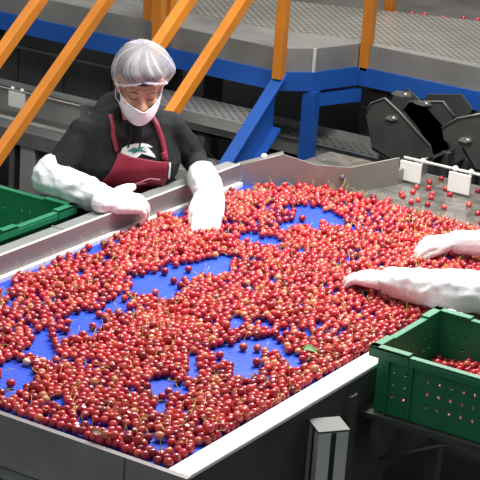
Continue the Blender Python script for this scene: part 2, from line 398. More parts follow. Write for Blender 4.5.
# dark machine boxes under the left platform
def housing(x0,x1,y0,y1_,z0,z1_,lab,m):
    t = thing('machine_housing', lab, 'machine', ((x0+x1)/2,(y0+y1_)/2,0))
    c = .05
    b = MB().prism([(x0,y0,z0),(x1,y0,z0),(x1,y0,z1_-c),(x1-c,y0,z1_),(x0+c,y0,z1_),(x0,y0,z1_-c)], (0,y1_-y0,0))
    obj('body', b, m, t, bevel=.004)
    obj('lid_rim', MB().box((x0+.02,y0-.015,z1_-.09),(x1-.02,y0,z1_-.075)), M['mid_steel'], t)
    for x in (x0+.12, (x0+x1)/2, x1-.12): obj('rib', MB().box((x-.012,y0-.012,z0),(x+.012,y0,z1_-.1)), M['dark_steel'], t)
    if z0 > .05:
        for x in (x0+.1, x1-.1): obj('leg', MB().box((x-.03,y0+.05,0),(x+.03,y0+.11,z0)), M['dark_steel'], t)
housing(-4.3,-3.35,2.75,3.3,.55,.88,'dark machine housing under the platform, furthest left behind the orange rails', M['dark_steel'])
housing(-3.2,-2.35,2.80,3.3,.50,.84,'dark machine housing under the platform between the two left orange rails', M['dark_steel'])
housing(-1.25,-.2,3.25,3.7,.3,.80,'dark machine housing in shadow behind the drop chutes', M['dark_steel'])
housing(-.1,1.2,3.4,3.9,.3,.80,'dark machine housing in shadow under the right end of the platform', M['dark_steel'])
# dark drop chutes on the right under the platform: side plates with a floor between them
def dchute(poly, y, depth, m, lab, rimi):
    t = thing('drop_chute', lab, 'chute', (sum(p[0] for p in poly)/len(poly), y, 0))
    for yy in (y, y+depth): obj('side_plate', MB().prism([(x,yy,z_) for x,z_ in poly], (0,.012,0)), m, t)
    k = len(poly); low = sorted(range(k), key=lambda i: poly[i][1])[:3]; low.sort(key=lambda i: poly[i][0])
    rows = [[(poly[i][0], y, poly[i][1]+.01), (poly[i][0], y+depth, poly[i][1]+.01)] for i in low]
    mb = MB(); mb.sheet(rows); obj('chute_floor', mb, m, t, solid=.008)
    obj('edge_lip', MB().tube([(poly[i][0], y-.004, poly[i][1]) for i in rimi], .004, 6), M['dark_steel'], t, smooth=True)
    for i in (low[0], low[-1]):
        x = poly[i][0]; obj('leg', MB().box((x-.02,y+depth*.5,0),(x+.02,y+depth*.5+.04,poly[i][1]+.01)), m, t)
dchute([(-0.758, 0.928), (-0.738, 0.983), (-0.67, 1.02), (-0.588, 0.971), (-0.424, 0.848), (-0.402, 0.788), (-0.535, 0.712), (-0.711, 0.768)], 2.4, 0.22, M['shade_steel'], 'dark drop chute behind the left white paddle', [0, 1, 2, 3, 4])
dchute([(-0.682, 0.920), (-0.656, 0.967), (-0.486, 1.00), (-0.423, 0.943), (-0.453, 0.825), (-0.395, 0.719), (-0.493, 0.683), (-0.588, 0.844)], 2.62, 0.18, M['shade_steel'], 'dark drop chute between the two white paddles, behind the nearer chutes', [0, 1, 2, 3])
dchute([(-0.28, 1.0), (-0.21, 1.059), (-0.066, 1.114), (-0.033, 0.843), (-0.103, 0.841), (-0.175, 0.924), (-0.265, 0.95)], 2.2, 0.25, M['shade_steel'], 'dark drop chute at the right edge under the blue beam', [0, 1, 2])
for x,y,z_,w_,lab in ((-0.587,2.380,1.058,0.05,'glint built as a pale plate, topmost on the left dark chute'),(-0.585,2.600,.975,0.045,'glint built as a pale plate on the rim of the middle dark chute'),(-0.625,2.380,0.940,0.03,'glint built as a pale plate on the face of the left dark chute'),(-0.162,2.180,0.975,0.03,'glint built as a pale plate on the face of the right dark chute'),):
    y += .017
    t = thing('steel_glint', lab, 'glint', (x,y,z_))  # glint on the chute, built as a pale plate with a bright dot
    if 0: obj('rod', MB().tube([(x,y-.004,z_),(x,y-.002,.98)], .004, 6), M['shade_steel'], t)
    obj('glint_plate', MB().prism([(x-w_,y-.01,z_-.010),(x-w_*.6,y-.01,z_+.006),(x+w_*.8,y-.01,z_+.012),(x+w_,y-.01,z_-.004),(x+w_*.2,y-.01,z_-.014)], (0,.012,0)), M['dome'], t)
    obj('bolt', MB().ball((x+w_*.5,y-.012,z_+.002), .006), M['steel_edge'], t, smooth=True)

# second sorting belt beyond the platform
t = thing('far_conveyor', 'dark far conveyor with stray cherries beyond the studded deck', 'conveyor', (-.5,5,0))
b = MB(); 
b.prism([(-1.9,3.50,1.03),(1.6,4.87,1.03),(1.6,6.2,1.03),(-3.0,6.2,1.03),(-3.0,3.60,1.03)], (0,0,.05))
obj('belt', b, M['far'] if 'far' in M else M['skirt'], t)
for x,y in ((-2.6,4.0),(1.3,5.2),(-2.6,6),(1.3,6)): obj('leg', MB().box((x-.04,y-.04,0),(x+.04,y+.04,1.03)), M['dark_steel'], t)

# ------------------------------------------------------------------ grey post by the rail
gp = thing('control_post', 'square grey metal post with dark vertical slots beside the white rail', 'post', (.79,-.55,0))
c = V((.765,-.552,0)); a = math.radians(52)
e1 = V((math.cos(a),math.sin(a),0)); e2 = V((math.cos(a-1.62),math.sin(a-1.62),0))
def cf(i,j,z_): p = c+e1*i+e2*j; return (p.x,p.y,z_)
Hh = .862; s1, s2 = .047, .045
obj('body', MB().prism([cf(-s1,-s2,0),cf(s1,-s2,0),cf(s1,s2,0),cf(-s1,s2,0)], (0,0,Hh-.004)), M['grey_box'], gp, bevel=.002)
obj('cap', MB().prism([cf(-s1-.002,-s2-.002,Hh-.004),cf(s1+.002,-s2-.002,Hh-.004),cf(s1+.002,s2+.002,Hh-.004),cf(-s1-.002,s2+.002,Hh-.004)], (0,0,.006)), M['grey_box_top'], gp)
def slot(i0,i1,j0,j1,nm='slot',z0=.3,z1_=Hh-.006,m='black'):
    obj(nm, MB().prism([cf(i0,j0,z0),cf(i1,j0,z0),cf(i1,j1,z0),cf(i0,j1,z0)], (0,0,z1_-z0)), M[m], gp)
slot(-s1-.001,-s1+.001,-.008,.008); slot(-s1-.001,-s1+.001,-s2,-s2+.004)
slot(-.008,.008,s2-.001,s2+.001); slot(-.008,.008,-s2-.001,-s2+.001)

# ------------------------------------------------------------------ green crates
def hole_panel(p0, ux, uz, nx, nz, cx, cz, holes, r):
    """perforated sheet: grid of cells, round holes in the listed cells"""
    mb = MB(); p0 = V(p0); ux = V(ux); uz = V(uz)
    for i in range(nx):
        for k in range(nz):
            c8 = [(0,0),(.5,0),(1,0),(1,.5),(1,1),(.5,1),(0,1),(0,.5)]
            o8 = [p0+ux*((i+a)*cx)+uz*((k+b)*cz) for a,b in c8]
            if (i,k) in holes:
                ce = p0+ux*((i+.5)*cx)+uz*((k+.5)*cz)
                i8 = [ce+ux*(math.cos(t)*r)+uz*(math.sin(t)*r) for t in [math.radians(225+45*q) for q in range(8)]]
                mb.add(o8+i8, [(q,(q+1)%8,8+(q+1)%8,8+q) for q in range(8)])
            else: mb.add(o8, [tuple(range(8))])
    return mb
def weld(o):
    bm = bmesh.new(); bm.from_mesh(o.data); bmesh.ops.remove_doubles(bm, verts=bm.verts, dist=1e-4)
    bmesh.ops.recalc_face_normals(bm, faces=bm.faces); bm.to_mesh(o.data); bm.free()
def make_crate(label):
    LX, LY, HT = .58, .40, .205
    t = thing('green_crate', label, 'crate', (0,0,0), None)
    tp = .012                                                # taper towards the bottom
    def wall(x0, y0, x1, y1_, nm='side_wall'):
        a = V((x0,y0,0)); b = V((x1,y1_,0)); L_ = (b-a).length; ux = (b-a).normalized()
        nx = int(round(L_/.0375)); cx = L_/nx; nz = 5; cz = HT/nz
        hl = {(i,k) for i in range(1,nx-1) for k in (1,2,3) if i not in (3, nx-4)}
        mb = hole_panel((a.x,a.y,0), ux, V((0,0,1)), nx, nz, cx, cz, hl, .0052)
        o = obj(nm, mb, M['green'], t, solid=.004); weld(o)
        out = V((ux.y,-ux.x,0))
        for q in (1.0,3.1, nx-3.1, nx-1.0):                    # vertical ribs that frame the hand-hold bays
            p = a+ux*cx*q+out*.004
            r = MB(); r.prism([p-ux*.003, p+ux*.003, p+ux*.003+out*.009, p-ux*.003+out*.009], (0,0,HT-.01))
            obj('rib', r, M['green'], t, bevel=.001)
        return o
    wall(-LX/2,-LY/2, LX/2,-LY/2); wall(LX/2,-LY/2, LX/2,LY/2); wall(LX/2,LY/2, -LX/2,LY/2); wall(-LX/2,LY/2, -LX/2,-LY/2)
    obj('crate_floor', MB().box((-LX/2,-LY/2,0),(LX/2,LY/2,.005)), M['green'], t)
    # rim: horizontal flange and down-turned lip, thicker over the corners
    def ring(a, b, z0, z1_):
        m = MB()
        ox, oy, ix, iy = LX/2+a, LY/2+a, LX/2-b, LY/2-b
        vs = []
        for z_ in (z0,z1_):
            vs += [(-ox,-oy,z_),(ox,-oy,z_),(ox,oy,z_),(-ox,oy,z_),(-ix,-iy,z_),(ix,-iy,z_),(ix,iy,z_),(-ix,iy,z_)]
        fs = []
        for i in range(4):
            j = (i+1)%4
            fs += [(i,j,4+j,4+i),(8+i,8+j,12+j,12+i),(i,j,8+j,8+i),(4+i,4+j,12+j,12+i)]
        return m.add(vs, fs)
    obj('rim', ring(.020,.003,HT-.006,HT+.004), M['green'], t, bevel=.002)
    obj('rim_lip', ring(.021,-.016,HT-.026,HT-.005), M['green'], t, bevel=.0015)
    for sx in (-1,1):
        for sy in (-1,1):
            m = MB(); X = LX/2+.024; Y = LY/2+.024
            for (ax, ay) in ((.135,.030),(.030,.11)):
                x0, x1 = sorted((sx*X, sx*(X-ax))); y0, y1_ = sorted((sy*Y, sy*(Y-ay)))
                m.box((x0,y0,HT+.003),(x1,y1_,HT+.011))
                if ax > ay: yy0, yy1 = sorted((sy*Y, sy*(Y-.004))); m.box((x0,yy0,HT-.024),(x1,yy1,HT+.011))
                else: xx0, xx1 = sorted((sx*X, sx*(X-.004))); m.box((xx0,y0,HT-.024),(xx1,y1_,HT+.011))
            obj('corner_cap', m, M['green'], t, bevel=.0015)
    return t
crate = make_crate('green perforated crate at lower right, holding a shallow layer of cherries')
crate.location = (.735+.29, -.015, .787)
c2 = copy_tree(crate); c2.location = (-.80-.29-.0, .045, .775)
c2['label'] = 'empty green perforated crate at the left edge beside the woman'
for o_ in (crate, c2): o_['group'] = 'green cherry crates'
sh = thing('crate_shelf', 'dark steel bracket shelf under the lower right green crate', 'shelf', (.75,0,.7))
obj('plate', MB().box((.700,-.235,.772),(1.36,.22,.784)), M['skirt'], sh)
obj('plate_edge', MB().box((.72,-.245,.768),(1.36,-.235,.786)), M['shade_steel'], sh)
obj('gusset', MB().prism([(.758,-.235,.768),(.758,-.235,.66),(.758,-.195,.62),(.758,.0,.768)], (.008,0,0)), M['grey_box_top'], sh)
obj('gusset', MB().prism([(.745,-.238,.768),(.775,-.238,.768),(.775,-.238,.64),(.758,-.238,.615),(.745,-.238,.64)], (0,.008,0)), M['grey_box_top'], sh)
obj('brace', MB().tube([(.77,-.23,.64),(1.0,-.235,.76)], .006), M['grey_box_top'], sh, smooth=True)
for x in (.80,1.3):
    obj('leg', MB().box((x-.02,.10,0),(x+.02,.14,.772)), M['skirt'], sh)
cs = thing('crate_stand', 'dark steel stand under the green crate at the left edge', 'stand', (-1.1,0,0))
obj('stand_top', MB().box((-1.40,-.16,.755),(-.80,.25,.773)), M['skirt'], cs)
for x in (-1.37,-.83):
    for y in (-.13,.22): obj('leg', MB().box((x-.02,y-.02,0),(x+.02,y+.02,.755)), M['skirt'], cs)
# ------------------------------------------------------------------ cherries
PAL = [(.38,.010,.022),(.50,.016,.030),(.31,.008,.020),(.60,.030,.038),(.46,.012,.028),(.66,.065,.055),(.55,.035,.038),(.20,.006,.014),(.68,.15,.09),(.68,.27,.13)]
PN = ['dark red','bright red','deep wine red','bright red','dark red','light red','bright red','almost black','yellowish','yellowish']
def cherry_geo(n=10, m=8):
    """unit cherry: rounded body with a dimple where the stem sits; list of verts, faces"""
    vs = []; fs = []
    prof = []
    for i in range(m+1):
        a = PI*i/m
        r = math.sin(a); z_ = math.cos(a)*.93
        if i == 0: z_ = .66
        if i == 1: z_ = .86; r = .36
        prof.append((r, z_))
    vs.append((0,0,prof[0][1]))
    for i in range(1,m):
        for j in range(n):
            t = 2*PI*j/n; vs.append((prof[i][0]*math.cos(t), prof[i][0]*math.sin(t)*.94, prof[i][1]))
    vs.append((0,0,prof[m][1]))
    for j in range(n):
        fs.append((0,1+j,1+(j+1)%n)); fs.append((len(vs)-1, 1+(m-2)*n+(j+1)%n, 1+(m-2)*n+j))
        for i in range(m-2): fs.append((1+i*n+j, 1+(i+1)*n+j, 1+(i+1)*n+(j+1)%n, 1+i*n+(j+1)%n))
    return vs, fs
def stem_geo(seed, L_=3.0, r=.085):
    rd = random.Random(seed); b = rd.uniform(.4,1.1); k = MB()
    pts = [(0,0,.66)]
    for i in range(1,5):
        t = i/4; pts.append((b*t*t*1.2, .2*math.sin(t*3), .66+L_*t*(1-.18*b*t)))
    k.tube(pts, r, 4, r*1.0)
    return k.v, k.f
def vcol(vs, ci, blush, rd):
    base = PAL[ci]; ax = V((rd.uniform(-1,1),rd.uniform(-1,1),rd.uniform(-1,1))).normalized(); o = []
    for p in vs:
        t = max(0, V(p).dot(ax))**1.5*blush
        o.append((base[0]*(1-t)+.80*t, base[1]*(1-t)+.28*t, base[2]*(1-t)+.17*t, 1))
    return o

GAPS=[[(-0.62,-0.36),(-0.63,-0.28),(-0.55,-0.39),(-0.51,-0.48),(-0.51,-0.50)],
    [(-0.62,-0.25),(-0.62,-0.08),(-0.57,-0.15),(-0.54,-0.24),(-0.58,-0.25)],
    [(-0.61,0.03),(-0.63,0.21),(-0.53,0.10),(-0.54,0.03),(-0.58,0.02)],
    [(-0.24,-0.45),(-0.24,-0.39),(-0.20,-0.41),(-0.10,-0.52),(-0.06,-0.56),(-0.12,-0.61),(-0.17,-0.58)],
    [(-0.27,-0.64),(-0.20,-0.65),(-0.17,-0.58),(-0.13,-0.62),(-0.18,-0.67),(-0.13,-0.74),(-0.16,-0.74),(-0.20,-0.72)],
    [(-0.18,-0.81),(-0.19,-0.71),(-0.18,-0.67),(-0.09,-0.79),(-0.15,-0.83)],
    [(-0.24,-0.29),(-0.20,-0.26),(-0.17,-0.31),(-0.19,-0.34)],
    [(-0.27,-0.09),(-0.30,0.02),(-0.28,0.11),(-0.24,0.17),(-0.24,0.28),(-0.24,0.31),(-0.19,0.37),(-0.11,0.26),(-0.09,0.19),(-0.13,0.14),(-0.15,0.08),(-0.17,0.04),(-0.12,-0.06),(-0.09,-0.14),(-0.12,-0.16),(-0.17,-0.14),(-0.22,-0.15)],
    [(-0.21,-0.24),(-0.16,-0.28),(-0.09,-0.31),(-0.06,-0.34),(-0.09,-0.36),(-0.16,-0.31)],
    [(-0.12,-0.02),(-0.06,-0.06),(-0.06,-0.08),(-0.08,-0.08)],
    [(0.25,-0.37),(0.30,-0.31),(0.35,-0.39),(0.27,-0.44)],
    [(0.17,-0.16),(0.19,-0.14),(0.23,-0.20),(0.21,-0.21)],
    [(-0.16,-0.93),(-0.14,-0.85),(-0.07,-0.89),(0.01,-0.98),(0.01,-1.02),(-0.06,-1.00),(-0.07,-1.03)],
    [(-0.06,-1.02),(-0.01,-1.02),(0.03,-1.07),(0.01,-1.11)],
    [(-0.14,-0.73),(-0.09,-0.74),(-0.03,-0.82),(-0.08,-0.81)],
    [(0.25,-1.11),(0.26,-1.06),(0.36,-1.08),(0.38,-1.11),(0.35,-1.13),(0.29,-1.12)],
    [(0.26,-1.19),(0.32,-1.18),(0.44,-1.21),(0.41,-1.21),(0.30,-1.21)],
    [(0.09,-1.02),(0.12,-1.02),(0.14,-1.06),(0.12,-1.06)],
    [(0.25,-0.73),(0.26,-0.66),(0.31,-0.66),(0.37,-0.71),(0.40,-0.74),(0.36,-0.76),(0.32,-0.82)],
    [(0.23,-0.51),(0.24,-0.47),(0.34,-0.61),(0.33,-0.63)],
    [(0.27,-0.35),(0.30,-0.32),(0.43,-0.51),(0.37,-0.47)],
    [(0.36,-0.54),(0.37,-0.53),(0.40,-0.57),(0.39,-0.58)],
    [(0.45,-0.71),(0.48,-0.65),(0.50,-0.70)],
    [(0.45,-1.05),(0.46,-1.02),(0.55,-1.07),(0.56,-1.12),(0.52,-1.11)],
    [(0.37,-1.05),(0.40,-1.04),(0.43,-1.07),(0.40,-1.09)],
    [(0.16,-0.13),(0.17,-0.10),(0.22,-0.17),(0.21,-0.21)],
    [(0.22,-0.08),(0.26,-0.07),(0.30,-0.12),(0.27,-0.13)],
    [(0.28,-0.36),(0.26,-0.27),(0.31,-0.24),(0.36,-0.27),(0.42,-0.41),(0.46,-0.48),(0.45,-0.52),(0.42,-0.53),(0.35,-0.44)],
    [(0.31,-0.20),(0.38,-0.20),(0.43,-0.26),(0.41,-0.29),(0.36,-0.27)],
    [(0.42,-0.27),(0.48,-0.25),(0.55,-0.35),(0.52,-0.37),(0.46,-0.34)],
    [(-0.64,1.06),(-0.60,1.13),(-0.54,1.26),(-0.52,1.18),(-0.55,1.09),(-0.59,1.00)],
    [(-0.35,0.97),(-0.34,1.04),(-0.24,1.10),(-0.20,1.11),(-0.15,0.99),(-0.07,0.80),(-0.14,0.89),(-0.18,0.79),(-0.20,0.73),(-0.25,0.82),(-0.22,0.91),(-0.30,0.98)],
    [(-0.12,0.97),(-0.13,1.08),(-0.05,0.98),(-0.06,0.93),(-0.09,0.91)],
    [(-0.30,0.63),(-0.24,0.66),(-0.18,0.59),(-0.20,0.50),(-0.24,0.53)],
    [(-0.21,0.64),(-0.19,0.69),(-0.12,0.63),(-0.13,0.56),(-0.16,0.56)],
    [(-0.22,0.37),(-0.18,0.39),(-0.09,0.22),(-0.10,0.19)],
    [(-0.12,0.40),(-0.09,0.42),(-0.05,0.37),(-0.08,0.35)],
    [(0.27,0.31),(0.29,0.35),(0.31,0.31),(0.29,0.29)],
    [(-0.61,0.63),(-0.60,0.70),(-0.53,0.61),(-0.55,0.56)],]
def inside(p, poly):
    x,y = p; c_ = False; n = len(poly)
    for i in range(n):
        x0,y0 = poly[i]; x1,y1_ = poly[(i+1)%n]
        if (y0 > y) != (y1_ > y) and x < (x1-x0)*(y-y0)/(y1_-y0)+x0: c_ = not c_
    return c_
def ingap(x, y):
    return any(inside((x,y), g) for g in GAPS)
def neargap(x, y, e=.008):
    return any(ingap(x+a, y+b) for a,b in ((0,0),(e,0),(-e,0),(0,e),(0,-e)))
XL, XR, YF, YE = -.61, .628, -1.183, 1.30
def limits_ok(x, y):
    if y < 1.12: return XL < x < XR
    # funnel wall on the left, ragged far edge of the pile
    if y < 1.40 and x < -.62+(y-1.12)*1.25: return False
    far = 1.325+.03*noise.noise(V((x*6,0,3)))-.08*max(0,x-.2)
    return y < far and x < .95
pts = []; stray = set()
rd = random.Random(3)
spc = .0277; row = 0; y = YF+.012
while y < 1.42:
    x = XL+.008+(spc/2 if row % 2 else 0)
    while x < .95:
        px = x+rd.uniform(-.012,.012)+.02*noise.noise(V((x*4,y*4,8))); py = y+rd.uniform(-.012,.012)+.02*noise.noise(V((x*4,y*4,5)))
        if limits_ok(px,py):
            g = neargap(px,py)
            dens = noise.noise(V((px*5,py*5,1.7)))
            if g: keep = rd.random() < .045
            else: keep = rd.random() < (.94 if dens > -.08 else .74)
            if keep: pts.append([px,py,ZB+.0125]); stray.add(len(pts)-1) if g else None
            if not g and not ingap(px+.02,py) and not ingap(px-.02,py) and not ingap(px,py+.02) and rd.random() < .15+.45*dens:
                pts.append([px+.01,py+.01,ZB+.032])
        x += spc
    y += spc*.866; row += 1
rad = [rd.uniform(.0127,.0152) for _ in pts]
for it in range(18):
    kd = kdtree.KDTree(len(pts))
    for i,p in enumerate(pts): kd.insert(p, i)
    kd.balance()
    mv = [[0,0,0] for _ in pts]
    for i,p in enumerate(pts):
        for co, j, d in kd.find_range(p, .0308):
            if j == i: continue
            m_ = rad[i]+rad[j]-d-.0012
            if m_ > 0 and d > 1e-6:
                k = m_*.30/d
                mv[i][0] += (p[0]-co[0])*k; mv[i][1] += (p[1]-co[1])*k; mv[i][2] += (p[2]-co[2])*k
    for i,p in enumerate(pts):
        for a_ in range(3): p[a_] += max(-.006,min(.006,mv[i][a_]))
        p[2] -= .0018
        floor_z = ZB if p[1] < 1.29 else .893-.02*(p[1]-1.295)/.62
        p[2] = max(p[2], floor_z+rad[i]*.98)
        if p[1] < 1.12: p[0] = min(max(p[0], XL+rad[i]), XR-rad[i])
        p[1] = max(p[1], YF+rad[i]+.0005+.014*abs(math.sin(i*12.9898)))
# keep the gloves clear
CLEAR = [(-.60,.43,.035),(-.40,.515,.045),(.30,.41,.035),(.36,.385,.04),(.345,.86,.035),(.40,.89,.04)]
allp = [(p, r, 'belt') for i_, (p, r) in enumerate(zip(pts, rad)) if (i_ in stray or not ingap(p[0],p[1])) and not any((p[0]-cx)**2+(p[1]-cy)**2 < cr*cr and p[2] > ZB+.02 for cx,cy,cr in CLEAR)]
camp = V((3.18,-5.1,3.147)); cf_ = V((-.4917,.8096,-.3206)); 
YAWr, PITr, ROLr, FOC = math.radians(-31.27), math.radians(18.70), math.radians(4.11), 1930.0
fwd = V((math.sin(YAWr)*math.cos(PITr), math.cos(YAWr)*math.cos(PITr), -math.sin(PITr)))
rt0 = V((math.cos(YAWr), -math.sin(YAWr), 0)); up0 = rt0.cross(fwd)
rt = rt0*math.cos(ROLr)+up0*math.sin(ROLr); up = up0*math.cos(ROLr)-rt0*math.sin(ROLr)
def seen(p):
    v = V(p)-camp; z_ = v.dot(fwd); x = 240+FOC*v.dot(rt)/z_; y = 240-FOC*v.dot(up)/z_
    return (-4 < x < 484 and -4 < y < 484), z_, x, y
# loose cherries on the wet chute
chute_pts = []
rd = random.Random(11)
while len(chute_pts) < 44:
    x = rd.uniform(-.2,.75); y = rd.uniform(1.38,1.88)
    if y < 1.42-.2*x+.02 and x > -.1: continue
    if x < -.17+0*(y): continue
    if abs(y-1.72) < .03 and (-.22 < x < -.09 or .02 < x < .15): continue
    if any((x-a[0])**2+(y-a[1])**2 < .0008 for a in chute_pts): continue
    chute_pts.append((x,y,.893-.02*(y-1.295)/.62+.008))
# crate fill
cr_pts = []
rd = random.Random(5)
for lay, zz in enumerate((.80,.822,.844,.866,.888,.905)):
    y = -.19+.0+lay*.006
    while y < .175:
        x = .755+(.012 if lay % 2 else 0)
        while x < 1.29:
            lim = .835+.03*max(0,(y+.1))/.28+.010*(x > .86)+.02*noise.noise(V((x*7,y*7,0)))
            if zz < lim and (zz > .84 or x < .775 or True): cr_pts.append((x+rd.uniform(-.004,.004), y+rd.uniform(-.004,.004), zz+rd.uniform(-.003,.003)))
            x += .0255
        y += .0235
top_cr = sorted(cr_pts, key=lambda p: -(p[2]*3+p[1]*.6))[:16]

gv, gf = cherry_geo(14, 10)
meshes = {}
def cmesh(ci, var):
    k = (ci, var)
    if k not in meshes:
        rr = random.Random(ci*7+var)
        me = bpy.data.meshes.new('cherry'); me.from_pydata(gv, [], gf); me.materials.append(M['cherry'])
        col = me.attributes.new('Col','FLOAT_COLOR','POINT')
        col.data.foreach_set('color', [c for q in vcol(gv, ci, rr.choice((0,.15,.3,.5)), rr) for c in q])
        me.polygons.foreach_set('use_smooth', [True]*len(me.polygons)); meshes[k] = me
    return meshes[k]
stems = []
for s in range(4):
    v_, f_ = stem_geo(s); me = bpy.data.meshes.new('stem'); me.from_pydata(v_, [], f_); me.materials.append(M['stem']); stems.append(me)
def pick(rd): return rd.choices(range(10), [16,18,12,13,15,8,11,4,4,2])[0]
def place_cherry(p, r, ci, var, rot, label, group, stem):
    o = bpy.data.objects.new('cherry', cmesh(ci, var)); C.objects.link(o)
    o.location = p; o.rotation_euler = rot; o.scale = (r,r,r)
    tag(o, label, 'cherry', group)
    if stem is not None:
        s = bpy.data.objects.new('stem', stems[stem]); C.objects.link(s); s.parent = o
    return o
vis = [(seen(p)[1], i) for i,(p,r,k) in enumerate(allp) if seen(p)[0]]
vis.sort()
near = set(i for _, i in vis[:226])
rd = random.Random(21)
stuffl = []
def zone(p):
    if p[1] < YF+.045: return 'against the front steel lip'
    if p[0] > XR-.045: return 'against the white side rail'
    if ingap(p[0],p[1]): return 'loose on bare blue belt'
    if p[2] > ZB+.022: return 'on top of the near end of the pile'
    return 'low in the near end of the pile'
for i,(p,r,k) in enumerate(allp):
    ci = pick(rd)
    rot = (rd.uniform(-1.3,1.3), rd.uniform(-1.3,1.3), rd.uniform(0,6.28)); hs = rd.random() < .30
    if hs: rot = (rd.uniform(-1.35,1.35), rd.uniform(-1.0,1.0), rd.uniform(0,6.28))
    if i in near:
        place_cherry(p, r, ci, rd.randrange(3), rot, f'{PN[ci]} cherry {"with a stem " if hs else ""}{zone(p)}', 'cherries at the near end of the belt', rd.randrange(4) if hs else None)
    else: stuffl.append((p, r, ci, rot, hs))
for p in chute_pts:
    ci = pick(rd); wh = 'beyond the white paddles' if p[1] > 1.73 else 'short of the white paddles'
    place_cherry(p, .0125, min(ci,7), rd.randrange(3), (rd.uniform(-1,1),rd.uniform(-1,1),rd.uniform(0,6)), f'{PN[min(ci,7)]} cherry loose on the wet steel chute {wh}', 'loose cherries on the wet chute', None)
tops = set(top_cr)
for p in cr_pts:
    ci = pick(rd); rot = (rd.uniform(-1,1),rd.uniform(-1,1),rd.uniform(0,6))
    if p in tops: place_cherry(p, .0128, ci, rd.randrange(3), rot, f'{PN[ci]} cherry on top inside the lower right green crate', 'cherries in the green crate', None)
    else: stuffl.append((p, .0128, ci, rot, False))
for k in range(10):
    t = (k+.5)/10+rd.uniform(-.03,.03); x = -1.40+t*.75; y = 3.70+(x+1.43)*.40+rd.uniform(.04,.10)
    place_cherry((x,y,1.092), .014, rd.choice((0,1,3)), 0, (rd.uniform(-1,1),0,0), 'stray cherry on the far conveyor beside the edge of the studded deck', 'stray cherries by the studded deck', None)

# everything else on the belt: one mesh
sv, sf = cherry_geo(9, 7)
verts = []; faces = []; cols = []; mats = []
stv = [stem_geo(s, r=.075) for s in range(6)]
for (p, r, ci, rot, hs) in stuffl:
    X = Matrix.Translation(p) @ Euler(rot).to_matrix().to_4x4() @ Matrix.Scale(r,4)
    o = len(verts)
    verts += [tuple(X @ V(q)) for q in sv]; faces += [tuple(a_+o for a_ in f_) for f_ in sf]
    cols += vcol(sv, ci, rd.choice((0,0,.15,.3,.55)), rd); mats += [0]*len(sf)
    if hs:
        v_, f_ = rd.choice(stv); o = len(verts)
        verts += [tuple(X @ V(q)) for q in v_]; faces += [tuple(a_+o for a_ in q) for q in f_]; mats += [1]*len(f_); cols += [(.5,.42,.1,1)]*len(v_)
me = bpy.data.meshes.new('cherry_pile'); me.from_pydata(verts, [], faces)
me.materials.append(M['cherry']); me.materials.append(M['stem'])
me.polygons.foreach_set('material_index', mats); me.polygons.foreach_set('use_smooth', [True]*len(faces))
col = me.attributes.new('Col','FLOAT_COLOR','POINT'); col.data.foreach_set('color', [c for q in cols for c in q])
o = bpy.data.objects.new('cherry_pile', me); C.objects.link(o)
tag(o, 'thick spread of small red cherries covering the blue belt', 'cherries', None, 'stuff')
print('cherries', len(allp), 'stuff', len(stuffl))
# odd pale fruit and leaves
PAL.append((.75,.55,.36)); PN.append('pale')
for k,(x,y) in enumerate(((-.105,-.865),(-.082,-.845))):
    place_cherry((x,y,ZB+.013), .0125, 10, 0, (.3*k,.5,0), 'pale unripe cherry on bare blue belt near the left edge of the photo', 'pair of pale cherries', None)
def leaf(x,y,z_,a,s,m,lab):
    mb = MB(); rows = []
    for i in range(9):
        t = i/8; w_ = math.sin(PI*min(1,t*.98+.02))**.8*.35
        rows.append([(t-.5, w_*k, .10*math.sin(t*4)+.12*abs(k)) for k in (-1,-.5,0,.5,1)])
    mb.sheet(rows)
    X = Matrix.Translation((x,y,z_)) @ Euler((.15,.1,a)).to_matrix().to_4x4() @ Matrix.Scale(s,4)
    mb.v = [tuple(X @ V(q)) for q in mb.v]
    o = obj('leaf', mb, m, None, smooth=True); tag(o, lab, 'leaf')
leaf(.535,-.285,.948,.6,.055,M['leaf'],'green cherry leaf on the pile near the white rail')
leaf(-.54,.118,.935,1.9,.05,M['leaf_brown'],'brown dry leaf near the steel wall below the woman\'s arm')
leaf(.38,-1.165,.93,.4,.04,M['leaf_brown'],'small dry leaf against the front steel lip')
